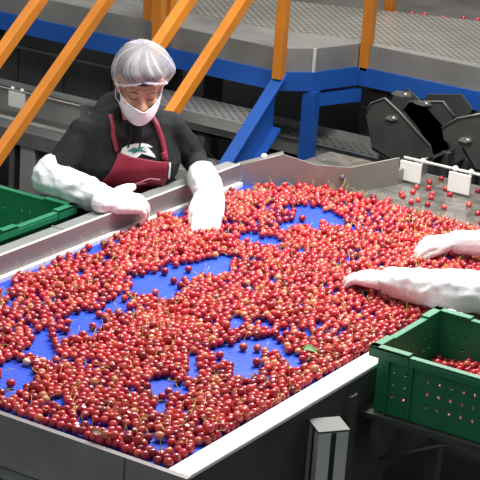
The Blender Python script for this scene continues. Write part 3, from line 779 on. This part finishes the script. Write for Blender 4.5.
# ------------------------------------------------------------------ people
def sphere_pts(c, r, n=10, m=6):
    o = []
    for i in range(m+1):
        a = PI*i/m
        for j in range(n):
            t = 2*PI*j/n; o.append((c[0]+r*math.sin(a)*math.cos(t), c[1]+r*math.sin(a)*math.sin(t), c[2]+r*math.cos(a)))
    return o
class Blob:
    """union of tapered limbs and ellipsoids, fused into one continuous surface"""
    def __init__(s): s.bm = bmesh.new()
    def cap(s, p, q, r0, r1=None, n=12):
        r1 = r0 if r1 is None else r1
        vs = [s.bm.verts.new(v) for v in sphere_pts(p, r0, n)+sphere_pts(q, r1, n)]
        res = bmesh.ops.convex_hull(s.bm, input=vs, use_existing_faces=False)
        dead = [g for g in res['geom_interior']+res['geom_unused'] if isinstance(g, bmesh.types.BMVert)]
        bmesh.ops.delete(s.bm, geom=list(set(dead)), context='VERTS')
        return s
    def chain(s, pts, rs):
        for i in range(len(pts)-1): s.cap(pts[i], pts[i+1], rs[i], rs[i+1])
        return s
    def ell(s, c, radii, X=None):
        T = Matrix.Translation(c) @ (X if X is not None else Matrix.Identity(4)) @ Matrix.Diagonal((*radii,1))
        bmesh.ops.create_icosphere(s.bm, subdivisions=3, radius=1, matrix=T)
        return s
    def bake(s, voxel, smooth=4, disp=None, amp=0):
        me = bpy.data.meshes.new('tmp'); bmesh.ops.recalc_face_normals(s.bm, faces=s.bm.faces); s.bm.to_mesh(me); s.bm.free()
        o = bpy.data.objects.new('tmp', me); C.objects.link(o)
        r = o.modifiers.new('r','REMESH'); r.mode = 'VOXEL'; r.voxel_size = voxel; r.use_smooth_shade = True
        if smooth:
            sm = o.modifiers.new('s','SMOOTH'); sm.iterations = smooth; sm.factor = .5
        dg = bpy.context.evaluated_depsgraph_get(); dg.update()
        nm = bpy.data.meshes.new_from_object(o.evaluated_get(dg))
        bpy.data.objects.remove(o); bpy.data.meshes.remove(me)
        if disp:
            nr = [v.normal.copy() for v in nm.vertices]
            for v, n_ in zip(nm.vertices, nr): v.co += n_*disp(v.co)*amp
        return nm
def bvh(me): return BVHTree.FromPolygons([v.co.copy() for v in me.vertices], [tuple(p.vertices) for p in me.polygons])
def folds(f, ax=(1,1,1), seed=0):
    def d(p):
        q = V((p.x*ax[0], p.y*ax[1], p.z*ax[2]))*f+V((seed,seed*.7,0))
        return (1-2*abs(noise.noise(q+V((noise.noise(q*.5),0,0)))))*.8+noise.noise(q*2.3)*.4-.3
    return d
def hand(W, F, N, left, s=1.0, curl=(.5,.5,.5,.55), thumb=(.6,.6,-.35), thick=1.0, spread=1.0, thumb_curl=.5):
    """gloved hand: palm, five separate fingers, thumb from the side of the palm; returns (Blob, list of fingertip points)"""
    W = V(W); F = V(F).normalized(); N = V(N); N = (N-F*N.dot(F)).normalized()
    T = (F.cross(N) if left else N.cross(F)).normalized()
    B = Blob(); offs = [.031,.0105,-.0105,-.031]; pl = [.088,.093,.088,.078]; Ls = [.072,.080,.074,.058]
    rr = .0102*thick
    for i in range(4):
        K = W+F*pl[i]*s+T*offs[i]*s
        B.cap(W+F*.012*s+T*offs[i]*.62*s, K, .0185*s*thick, .0135*s*thick)
        if i < 3:
            K2 = W+F*pl[i+1]*s+T*offs[i+1]*s
            B.cap(K-F*.008*s, K2-F*.008*s, .0135*s*thick)
        sp_ = (offs[i]/.031)*.13*spread; d = (F+T*sp_).normalized(); p = K; c = curl[i]
        for k, (fl_, ang) in enumerate(((.45,.55),(.31,.85),(.24,.6))):
            a_ = c*ang*1.25; d2 = (Matrix.Rotation(a_ if not left else -a_, 4, T) @ d)
            if d2.dot(N) > d.dot(N)+1e-6: d2 = (Matrix.Rotation(-a_ if not left else a_, 4, T) @ d)
            q = p+d2*Ls[i]*fl_*s
            B.cap(p, q, rr*s*(1-.06*k), rr*s*(.96-.08*k)); p = q; d = d2
    b0 = W+F*.020*s+T*.026*s; d = (F*thumb[0]+T*thumb[1]+N*thumb[2]).normalized()
    q = b0+d*.046*s; B.cap(b0, q, .0185*s*thick, .0140*s*thick)
    d = (d-T*thumb_curl+F*.25).normalized(); q2 = q+d*.032*s; B.cap(q, q2, .0135*s*thick, .012*s*thick)
    d = (d-T*thumb_curl*.4-N*.1).normalized(); q3 = q2+d*.022*s; B.cap(q2, q3, .012*s*thick, .0098*s*thick)
    return B
def frame(o, f, u):
    f = V(f).normalized(); r = f.cross(V(u)).normalized(); u = r.cross(f)          # x = right of the face, y = forward, z = up
    return Matrix(((r.x,f.x,u.x,o[0]),(r.y,f.y,u.y,o[1]),(r.z,f.z,u.z,o[2]),(0,0,0,1)))

def worker(label, SR, SL, ER, EL, WR, WL, head, hf, hips, hand_r, hand_l, detail=True, sleeve_start=(.3,.3), hs=1.0):
    SR, SL, ER, EL, WR, WL, head, hips = map(V, (SR,SL,ER,EL,WR,WL,head,hips))
    t = thing('person', label, 'person', (hips.x, hips.y, 0))
    mid = (SR+SL)/2; R = (SR-SL).normalized(); d = V((-R.y, R.x, 0)).normalized()   # R = the person's right, d = facing
    HM = frame(head, hf, (0,0,1)) @ Matrix.Scale(hs,4)
    def h(x,y,z_): return HM @ V((x,y,z_))
    # ---- continuous body
    B = Blob()
    HR = HM.to_3x3().normalized().to_4x4()
    B.ell(h(0,-.012,.032), (.076*hs,.094*hs,.086*hs), HR)
    B.ell(h(0,.020,-.030), (.063*hs,.070*hs,.088*hs), HR)
    B.ell(h(0,.040,-.080), (.040*hs,.040*hs,.036*hs), HR)
    B.ell(h(0,.056,-.098), (.022*hs,.022*hs,.018*hs), HR)
    B.cap(h(0,.080,.012), h(0,.104,-.030), .0075*hs, .0125*hs)
    B.cap(h(-.013,.094,-.034), h(.013,.094,-.034), .0085*hs)
    B.cap(h(-.040,.066,.026), h(-.012,.081,.024), .0125*hs, .011*hs).cap(h(.040,.066,.026), h(.012,.081,.024), .0125*hs, .011*hs)
    for s in (-1,1):
        B.ell(h(.036*s,.062,-.028), (.024*hs,.022*hs,.022*hs), HR)
        B.ell(h(.030*s,.0705,.004), (.0155*hs,.0125*hs,.0105*hs), HR)       # lowered eyelid
        B.cap(h(.077*s,-.006,.012), h(.073*s,-.002,-.026), .011*hs, .007*hs)  # ear
    B.cap(h(-.018,.082,-.064), h(.018,.082,-.064), .007*hs)
    B.chain([h(0,-.018,-.03), h(0,-.020,-.09), mid+V((0,0,.03))], [.052*hs,.050*hs,.058])
    B.cap(SR-R*.01, SL+R*.01, .055)
    chest = mid-V((0,0,.11)); belly = hips.lerp(mid,.38)
    for a_,w_,r0 in ((chest,.085,.088),(belly,.075,.088),(hips,.080,.098)): B.cap(a_-R*w_, a_+R*w_, r0)
    B.cap(chest, belly, .10); B.cap(belly, hips, .10)
    B.chain([SR,ER,WR],[.045,.036,.026]); B.chain([SL,EL,WL],[.045,.036,.026])
    kn = []
    for s in (-1,1):
        hp = hips+R*.085*s; k_ = V((hp.x,hp.y,.47))+d*.03; an = V((hp.x,hp.y,.085))-d*.01; kn.append((hp,k_,an))
        B.chain([hp,k_,an],[.080,.050,.034]); B.cap(an-V((0,0,.03)), an+d*.12-V((0,0,.045)), .032, .026)
    for (W_, hd, lf) in ((WR,hand_r,False),(WL,hand_l,True)):               # hands inside the gloves
        F = V(hd['F']).normalized(); B.cap(W_, W_+F*.06, .016, .017)
    bm_ = B.bake(.0052 if detail else .009, 3)
    body = link(bm_, 'body', M['skin'], t, smooth=True, fix=False)
    # ---- hoodie
    B = Blob()
    B.cap(SR, SL, .066); 
    for a_,w_,r0 in ((chest,.105,.108),(belly,.105,.105),(hips,.105,.122)): B.cap(a_-R*w_, a_+R*w_, r0)
    for a_, b_, r0, r1 in ((mid,chest,.085,.108),(chest,belly,.108,.105),(belly,hips,.105,.122)):
        for s in (-1,0,1): B.cap(a_+R*.10*s, b_+R*.10*s, r0, r1)
    B.chain([SR+R*.005-V((0,0,.005)), SR.lerp(ER,.5)+V((0,0,-.004)), ER, ER.lerp(WR,.45)],[.062,.059,.050,.040])
    B.chain([SL-R*.005-V((0,0,.005)), SL.lerp(EL,.5)+V((0,0,-.004)), EL, EL.lerp(WL,.45)],[.062,.059,.050,.040])
    nk = mid+V((0,0,.055))-d*.01                                       # hood bunched around the neck
    ring = []
    for k in range(13):
        a_ = -PI*.93+2*PI*.93*k/12; ring.append(nk+R*math.sin(a_)*.098-d*math.cos(a_)*.085+V((0,0,.034*math.cos(a_)-.018*(1-math.cos(a_))/2)))
    rads = [.020+.026*(.5+.5*math.cos(-PI*.93+2*PI*.93*k/12)) for k in range(13)]
    B.chain(ring, rads)
    B.cap(nk-d*.11+V((0,0,-.01)), nk-d*.14-V((0,0,.08)), .055, .035)
    B.cap(SR-R*.03, nk+R*.05, .062, .050); B.cap(SL+R*.03, nk-R*.05, .062, .050)
    hm = B.bake(.0075 if detail else .012, 3, folds(10,(1,1,.6),2), .010)
    hb = bvh(hm)
    hood = link(hm, 'hoodie', M['hoodie'] if detail else M['hoodie'], t, smooth=True, fix=False)
    B = Blob()
    for hp,k_,an in kn: B.chain([hp+V((0,0,.02)),k_,an],[.100,.068,.055])
    B.cap(kn[0][0], kn[1][0], .105)
    link(B.bake(.012,3,folds(8,(1,1,.5),5),.006), 'trousers', M['trouser'], t, smooth=True, fix=False)
    for hp,k_,an in kn:
        B = Blob(); B.cap(an-d*.03-V((0,0,.045)), an+d*.14-V((0,0,.052)), .040, .033); B.cap(an, an-V((0,0,.04)), .042,.042)
        link(B.bake(.009,2), 'shoe', M['shoe'], t, smooth=True, fix=False)
    # ---- sleeve covers and gloves
    for (S_,E_,W_,hd,lf,st0) in ((SR,ER,WR,hand_r,False,sleeve_start[0]),(SL,EL,WL,hand_l,True,sleeve_start[1])):
        B = Blob(); F = V(hd['F']).normalized()
        a_ = E_.lerp(W_, st0) if st0 >= 0 else E_.lerp(S_, -st0)
        rr = hd.get('r', (.066,.062,.050,.038))
        if st0 < 0: B.chain([a_, E_, E_.lerp(W_,.55), W_.lerp(E_,.06)],[rr[0],rr[1],rr[2],rr[3]])
        else: B.chain([a_, a_.lerp(W_,.3), a_.lerp(W_,.7), W_],[rr[0],rr[1],rr[2],rr[3]])
        link(B.bake(.0055,2,folds(15,(1,1,1),3+lf),hd.get('fold',.007)), 'sleeve_cover', M['sleeve'], t, smooth=True, fix=False)
        g = hand(W_, hd['F'], hd['N'], lf, hd.get('s',1.08), hd['curl'], hd.get('thumb',(.6,.6,-.35)), hd.get('thick',1.08), hd.get('spread',1), hd.get('tc',.5))
        g.chain([W_-F*.05, W_+F*.015],[.036,.030])
        link(g.bake(.0036,1,folds(34,(1,1,1),6),.0016), 'glove', M['glove'], t, smooth=True, fix=False)
    # ---- apron
    def drape(r, z_, off=.006, y0=None):
        o = V((mid.x,mid.y,0))+R*r+V((0,0,z_))+d*.6
        hit = hb.ray_cast(o, -d)
        return (hit[0] if hit[0] is not None else o-d*.5)+d*off
    def bib(tl, tr, bl, br, n=22, m=18, off=.007):
        rows = []
        for i in range(m+1):
            v_ = i/m; row = []
            for j in range(n+1):
                u_ = j/n
                r_ = (tl[0]*(1-u_)+tr[0]*u_)*(1-v_)+(bl[0]*(1-u_)+br[0]*u_)*v_
                z_ = (tl[1]*(1-u_)+tr[1]*u_)*(1-v_)+(bl[1]*(1-u_)+br[1]*u_)*v_-.006*math.sin(PI*u_)*(1-v_)
                row.append(drape(r_, z_, off+.003*math.sin(u_*9+v_*3)))
            rows.append(row)
        # smooth the rows so that the cloth bridges the creases underneath
        for _ in range(3):
            nr = [[p.copy() for p in rw] for rw in rows]
            for i in range(1,m):
                for j in range(1,n): nr[i][j] = (rows[i][j]*2+rows[i-1][j]+rows[i+1][j]+rows[i][j-1]+rows[i][j+1])/6
            rows = nr
        return rows
    tl, tr, bl_, br = ((.072,1.135),(-.128,1.090),(.150,.990),(-.130,.965)) if detail else ((.09,1.13),(-.09,1.13),(.14,.96),(-.14,.96))
    mb = MB(); mb.sheet(bib(tl, tr, bl_, br, off=.009)); 
    ap = obj('apron', mb, M['apron'], t, smooth=True, solid=.003)
    mb = MB(); mb.sheet(bib(bl_, br, (bl_[0],.66), (br[0],.66), off=.012)); obj('apron_skirt', mb, M['apron'], t, smooth=True, solid=.003)
    def strip(pts, w_, nm, m, off=.010, n=16):
        rows = []
        for i in range(n+1):
            f = i/n*(len(pts)-1); k = min(int(f), len(pts)-2); f -= k
            a0 = V((*pts[k],0)); a1 = V((*pts[k+1],0)); p = a0.lerp(a1,f); dd = (a1-a0).normalized(); nn = V((dd.y,-dd.x,0))
            rows.append([drape(p.x+nn.x*w_/2*q, p.y+nn.y*w_/2*q, off) for q in (-1,0,1)])
        mb = MB(); mb.sheet(rows); return obj(nm, mb, m, t, smooth=True, solid=.002)
    strip([(.076,1.14),(.092,1.20),(.088,1.265)], .017, 'apron_strap', M['strapm'])
    strip([(-.118,1.095),(-.098,1.18),(-.070,1.262)], .019, 'apron_strap', M['strapm'])
    if detail:
        strip([(-.132,1.085),(-.136,1.02)], .007, 'apron_tag', M['print_white'], .012)
        strip([(-.104,1.13),(-.112,1.105)], .026, 'strap_buckle', M['strapm'], .014, 4)
        # printed wing emblem on the chest, partly behind the bib
        def patch(poly, nm, m, off):
            c_ = V((sum(p[0] for p in poly)/len(poly), sum(p[1] for p in poly)/len(poly), 0)); rows = []
            for k in range(5):
                f = k/4; rows.append([drape(c_.x+(p[0]-c_.x)*f, c_.y+(p[1]-c_.y)*f, off) for p in poly+[poly[0]]])
            mb = MB(); mb.sheet(rows); return obj(nm, mb, m, t, smooth=True)
        wing = [(.062,1.128),(.050,1.146),(.030,1.158),(.005,1.164),(-.025,1.163),(-.050,1.156),(-.066,1.146),(-.050,1.144),(-.058,1.132),(-.070,1.120),(-.074,1.108),(-.045,1.118),(-.02,1.126),(.0,1.112),(.03,1.112)]
        patch(wing, 'emblem', M['print_white'], .0045)
        patch([(.035,1.136),(.012,1.150),(-.020,1.152),(-.040,1.148),(-.018,1.143),(-.045,1.130),(-.010,1.136),(.012,1.130)], 'emblem', M['print_teal'], .0060)
        # pink script on the bib
        strip([(.020,1.000),(-.020,1.018),(-.055,1.030),(-.095,1.022)], .005, 'apron_print', mat('pink_print',(.62,.22,.28),.6), .016)
        strip([(.035,.994),(.0,1.004),(-.045,1.010)], .004, 'apron_print', mat('pink_print_low',(.62,.22,.28),.6), .016)
        for s in (-1,1):                                        # hood cords
            a_ = nk+d*.100+R*.022*s-V((0,0,.010)); b_ = drape(.020*s+.012, 1.150, .008)
            obj('hood_cord', MB().tube([a_, a_.lerp(b_,.5)+d*.008, b_], .0035, 6), M['black'], t, smooth=True)
    # ---- head wear
    def shell(cx, cy, cz, rx, ry, rz, a0, a1, keep=None, n=40, m=18, f=None):
        rows = []
        for i in range(m+1):
            a_ = a0+(a1-a0)*i/m
            rows.append([h(*(f(a_, 2*PI*j/n) if f else (cx+rx*math.sin(a_)*math.cos(2*PI*j/n), cy+ry*math.sin(a_)*math.sin(2*PI*j/n), cz+rz*math.cos(a_)))) for j in range(n+1)])
        mb = MB(); mb.sheet(rows); return mb
    # hair pinned up under the net
    B = Blob(); B.ell(h(0,-.030,.052), (.080*hs,.088*hs,.080*hs), HR); B.ell(h(0,-.002,.076), (.0775*hs,.0945*hs,.060*hs), HR); B.ell(h(.02,-.085,.075),(.045*hs,.045*hs,.045*hs), HR)
    link(B.bake(.008,2,folds(20,(1,1,1),9),.002), 'hair', M['hair'], t, smooth=True, fix=False)
    def netf(a_, th):
        # theta: angle about the head axis, a_: from crown to band
        k = a_/2.05; s_ = math.sin(a_); pl = 1+.022*math.sin(th*17+2*math.sin(th*3))*min(1,k*1.3)+.015*math.sin(th*7+1)
        bulge = 1+.10*math.cos(th-PI*.93)*math.sin(min(a_,PI))
        x = .108*s_*math.cos(th)*pl*bulge; y = -.023+.124*s_*math.sin(th)*pl
        if a_ > 1.5: q = (a_-1.5)/.55; x *= 1-.10*q; y = -.020+(y+.020)*(1-(.10 if math.sin(th) < 0 else .10-.13*math.sin(th))*q)
        z_ = .060+.090*math.cos(a_)
        z_ -= max(0,k-.2)*(.045*(-math.sin(th))+.026*abs(math.cos(th))*1.2)       # lower at the nape and the ears
        z_ += max(0,k-.55)*.014*max(0,math.sin(th))*2.0
        z_ += .008*math.cos(th-2.6)*s_
        return (x,y,z_)
    mb = shell(0,0,0,0,0,0, .02, 2.05, n=120, m=34, f=netf)
    net = obj('hairnet', mb, M['net'], t, smooth=True)
    att = net.data.attributes.new('pleat','FLOAT','POINT'); vals = []
    rdp = random.Random(4); ph = [(rdp.uniform(0,2*PI), rdp.uniform(.02,.06), rdp.uniform(.5,1)) for _ in range(26)]
    for i in range(35):
        for j in range(121):
            th = 2*PI*(j%120)/120+.25*math.sin(i*.12); v_ = 0
            for p_, w_, a_ in ph:
                dd = abs((th-p_+PI) % (2*PI)-PI); v_ = max(v_, a_*math.exp(-(dd/w_)**2))
            vals.append(v_*min(1,i/10)*.9+.12*(i > 31)+(.35 if i >= 33 else 0))
    att.data.foreach_set('value', vals)
    obj('net_band', MB().tube([h(*netf(2.05, 2*PI*j/60)) for j in range(61)], .0042*hs, 8), M['netband'], net, smooth=True)
    # face mask
    def mk(u_, v_):                                            # u -1..1 across, v 0 top .. 1 under the chin
        a_ = u_*1.12
        x = .0755*math.sin(a_); wy = .085+.029*math.cos(a_)
        y = -.012+wy*math.cos(a_)*1.06+.004
        nose = math.exp(-(u_/.22)**2)
        y += .014*nose*max(0,1-v_*1.5)+.006*math.sin(PI*v_)
        au = abs(u_); zt_ = -.026+.013*au**1.3; zb_ = -.110+.048*au**2.0
        z_ = zt_*(1-v_)+zb_*v_
        y -= .030*max(0,v_-.6)/.4
        z_ += .0015*math.sin(v_*22)
        return h(x,y,z_)
    mb = MB(); mb.sheet([[mk(-1+2*i/28, j/18) for i in range(29)] for j in range(19)])
    mkx = obj('face_mask', mb, M['mask'], t, smooth=True, solid=.0025)
    for s in (-1,1):
        obj('ear_loop', MB().tube([mk(s*.98,.05), h(.080*s,.012,.004), h(.084*s,-.006,.018)], .0016, 6), M['netband'], mkx, smooth=True)
        obj('ear_loop', MB().tube([mk(s*.98,.9), h(.078*s,.004,-.050), h(.080*s,-.010,-.02)], .0016, 6), M['netband'], mkx, smooth=True)
        # brow and lash line
        fb = bvh(bm_)
        def onface(x,z_,off):
            o_ = h(x,.2,z_)-V(root_of(t)); dr = (HM.to_3x3() @ V((0,-1,0))).normalized(); q = fb.ray_cast(o_, dr)[0]
            return (q if q is not None else h(x,.08,z_)-V(root_of(t)))+V(root_of(t))-dr*off
        obj('eyebrow', MB().tube([onface(x*s, z_, -.0003) for x,z_ in ((.014,.0215),(.028,.0265),(.042,.0215))], .0024, 6), M['hair'], t, smooth=True)
        obj('eyelashes', MB().tube([onface(x*s, z_, .0005) for x,z_ in ((.017,-.001),(.024,-.0055),(.032,-.007),(.040,-.0045),(.045,.0)) ], .0017, 6), M['hair'], t, smooth=True)
    return t

woman = worker('woman-height worker in black hoodie, maroon apron, mask and hairnet leaning over the belt'.replace('woman-height worker','person'),
    SR=(-.915,.485,1.180), SL=(-.725,.765,1.185), ER=(-.965,.345,1.03), EL=(-.715,.925,1.045), WR=(-.650,.305,1.015), WL=(-.462,.665,1.005),
    head=(-.762,.600,1.378), hf=(.63,-.66,-.31), hips=(-.90,.70,.90), hs=1.08,
    hand_r=dict(F=(.34,.93,-.12), N=(.25,-.30,.92), curl=(.26,.38,.52,.70), thumb=(.80,.58,.14), s=1.18, thick=1.22, spread=1.1, r=(.070,.068,.060,.048), fold=.010, tc=.30),
    hand_l=dict(F=(.42,-.80,-.52), N=(.30,-.30,.90), curl=(.18,.16,.18,.22), thumb=(.85,.30,-.25), s=1.20, thick=1.5, spread=.30, r=(.060,.060,.058,.052), fold=.006, tc=.35),
    sleeve_start=(-.12,.52))
other = worker('person reaching in from the right edge with white gloves and pale sleeve covers',
    SR=(1.12,.96,1.23), SL=(1.12,.60,1.23), ER=(.83,1.02,1.03), EL=(.86,.375,1.03), WR=(.412,.915,.972), WL=(.438,.365,.975),
    head=(1.06,.78,1.43), hf=(-.9,-.05,-.42), hips=(1.22,.80,.90), detail=False,
    hand_r=dict(F=(-.62,-.62,-.10), N=(.05,-.10,.99), curl=(.55,.72,.85,.95), spread=1.3, thumb=(.95,.22,-.30), s=1.04, r=(.074,.068,.056,.042), fold=.004, tc=.10),
    hand_l=dict(F=(-.93,.18,-.13), N=(.10,-.12,.98), curl=(.22,.22,.26,.32), thumb=(.9,.30,-.05), s=1.08, thick=1.12, spread=.45, r=(.076,.074,.064,.046), fold=.012, tc=.1),
    sleeve_start=(-.45,-.45))
other['label'] = 'person reaching in from the right edge with white gloves and pale sleeve covers'

# ------------------------------------------------------------------ light
def area(name, loc, target, size, power, col=(1,1,1), sy=None):
    l = bpy.data.lights.new(name, 'AREA'); l.energy = power; l.color = col; l.size = size
    if sy: l.shape = 'RECTANGLE'; l.size_y = sy
    o = bpy.data.objects.new(name, l); C.objects.link(o); o.location = loc
    o.rotation_euler = (V(target)-V(loc)).to_track_quat('-Z','Y').to_euler()
    return o
area('belt_lamp', (.15,1.0,3.1), (0,.15,.9), .5, 112, (1,.99,.97), 1.6)
area('belt_lamp_near', (-.2,-.2,3.3), (0,-.3,.9), .4, 30, (1,.98,.96), 1.2)
area('platform_lamp', (-1.2,4.2,4.2), (-1.4,3.0,1.0), 1.2, 125, (1,.97,.92), 2.0)
area('stair_lamp', (-2.6,.2,3.6), (-2.0,2.0,.8), .8, 36, (1,.97,.93), 1.2)
w = bpy.data.worlds.new('hall_light'); bpy.context.scene.world = w; w.use_nodes = True
w.node_tree.nodes['Background'].inputs[0].default_value = (.75,.80,.85,1); w.node_tree.nodes['Background'].inputs[1].default_value = .40

# ------------------------------------------------------------------ camera
cam = bpy.data.cameras.new('camera'); cam.sensor_width = 36; cam.lens = 36*FOC/480; cam.clip_end = 60
co = bpy.data.objects.new('camera', cam); C.objects.link(co)
co.matrix_world = Matrix(((rt.x,up.x,-fwd.x,camp.x),(rt.y,up.y,-fwd.y,camp.y),(rt.z,up.z,-fwd.z,camp.z),(0,0,0,1)))
bpy.context.scene.camera = co
vs = bpy.context.scene.view_settings; vs.view_transform = 'Standard'; vs.look = 'None'; vs.exposure = 0; vs.gamma = 1
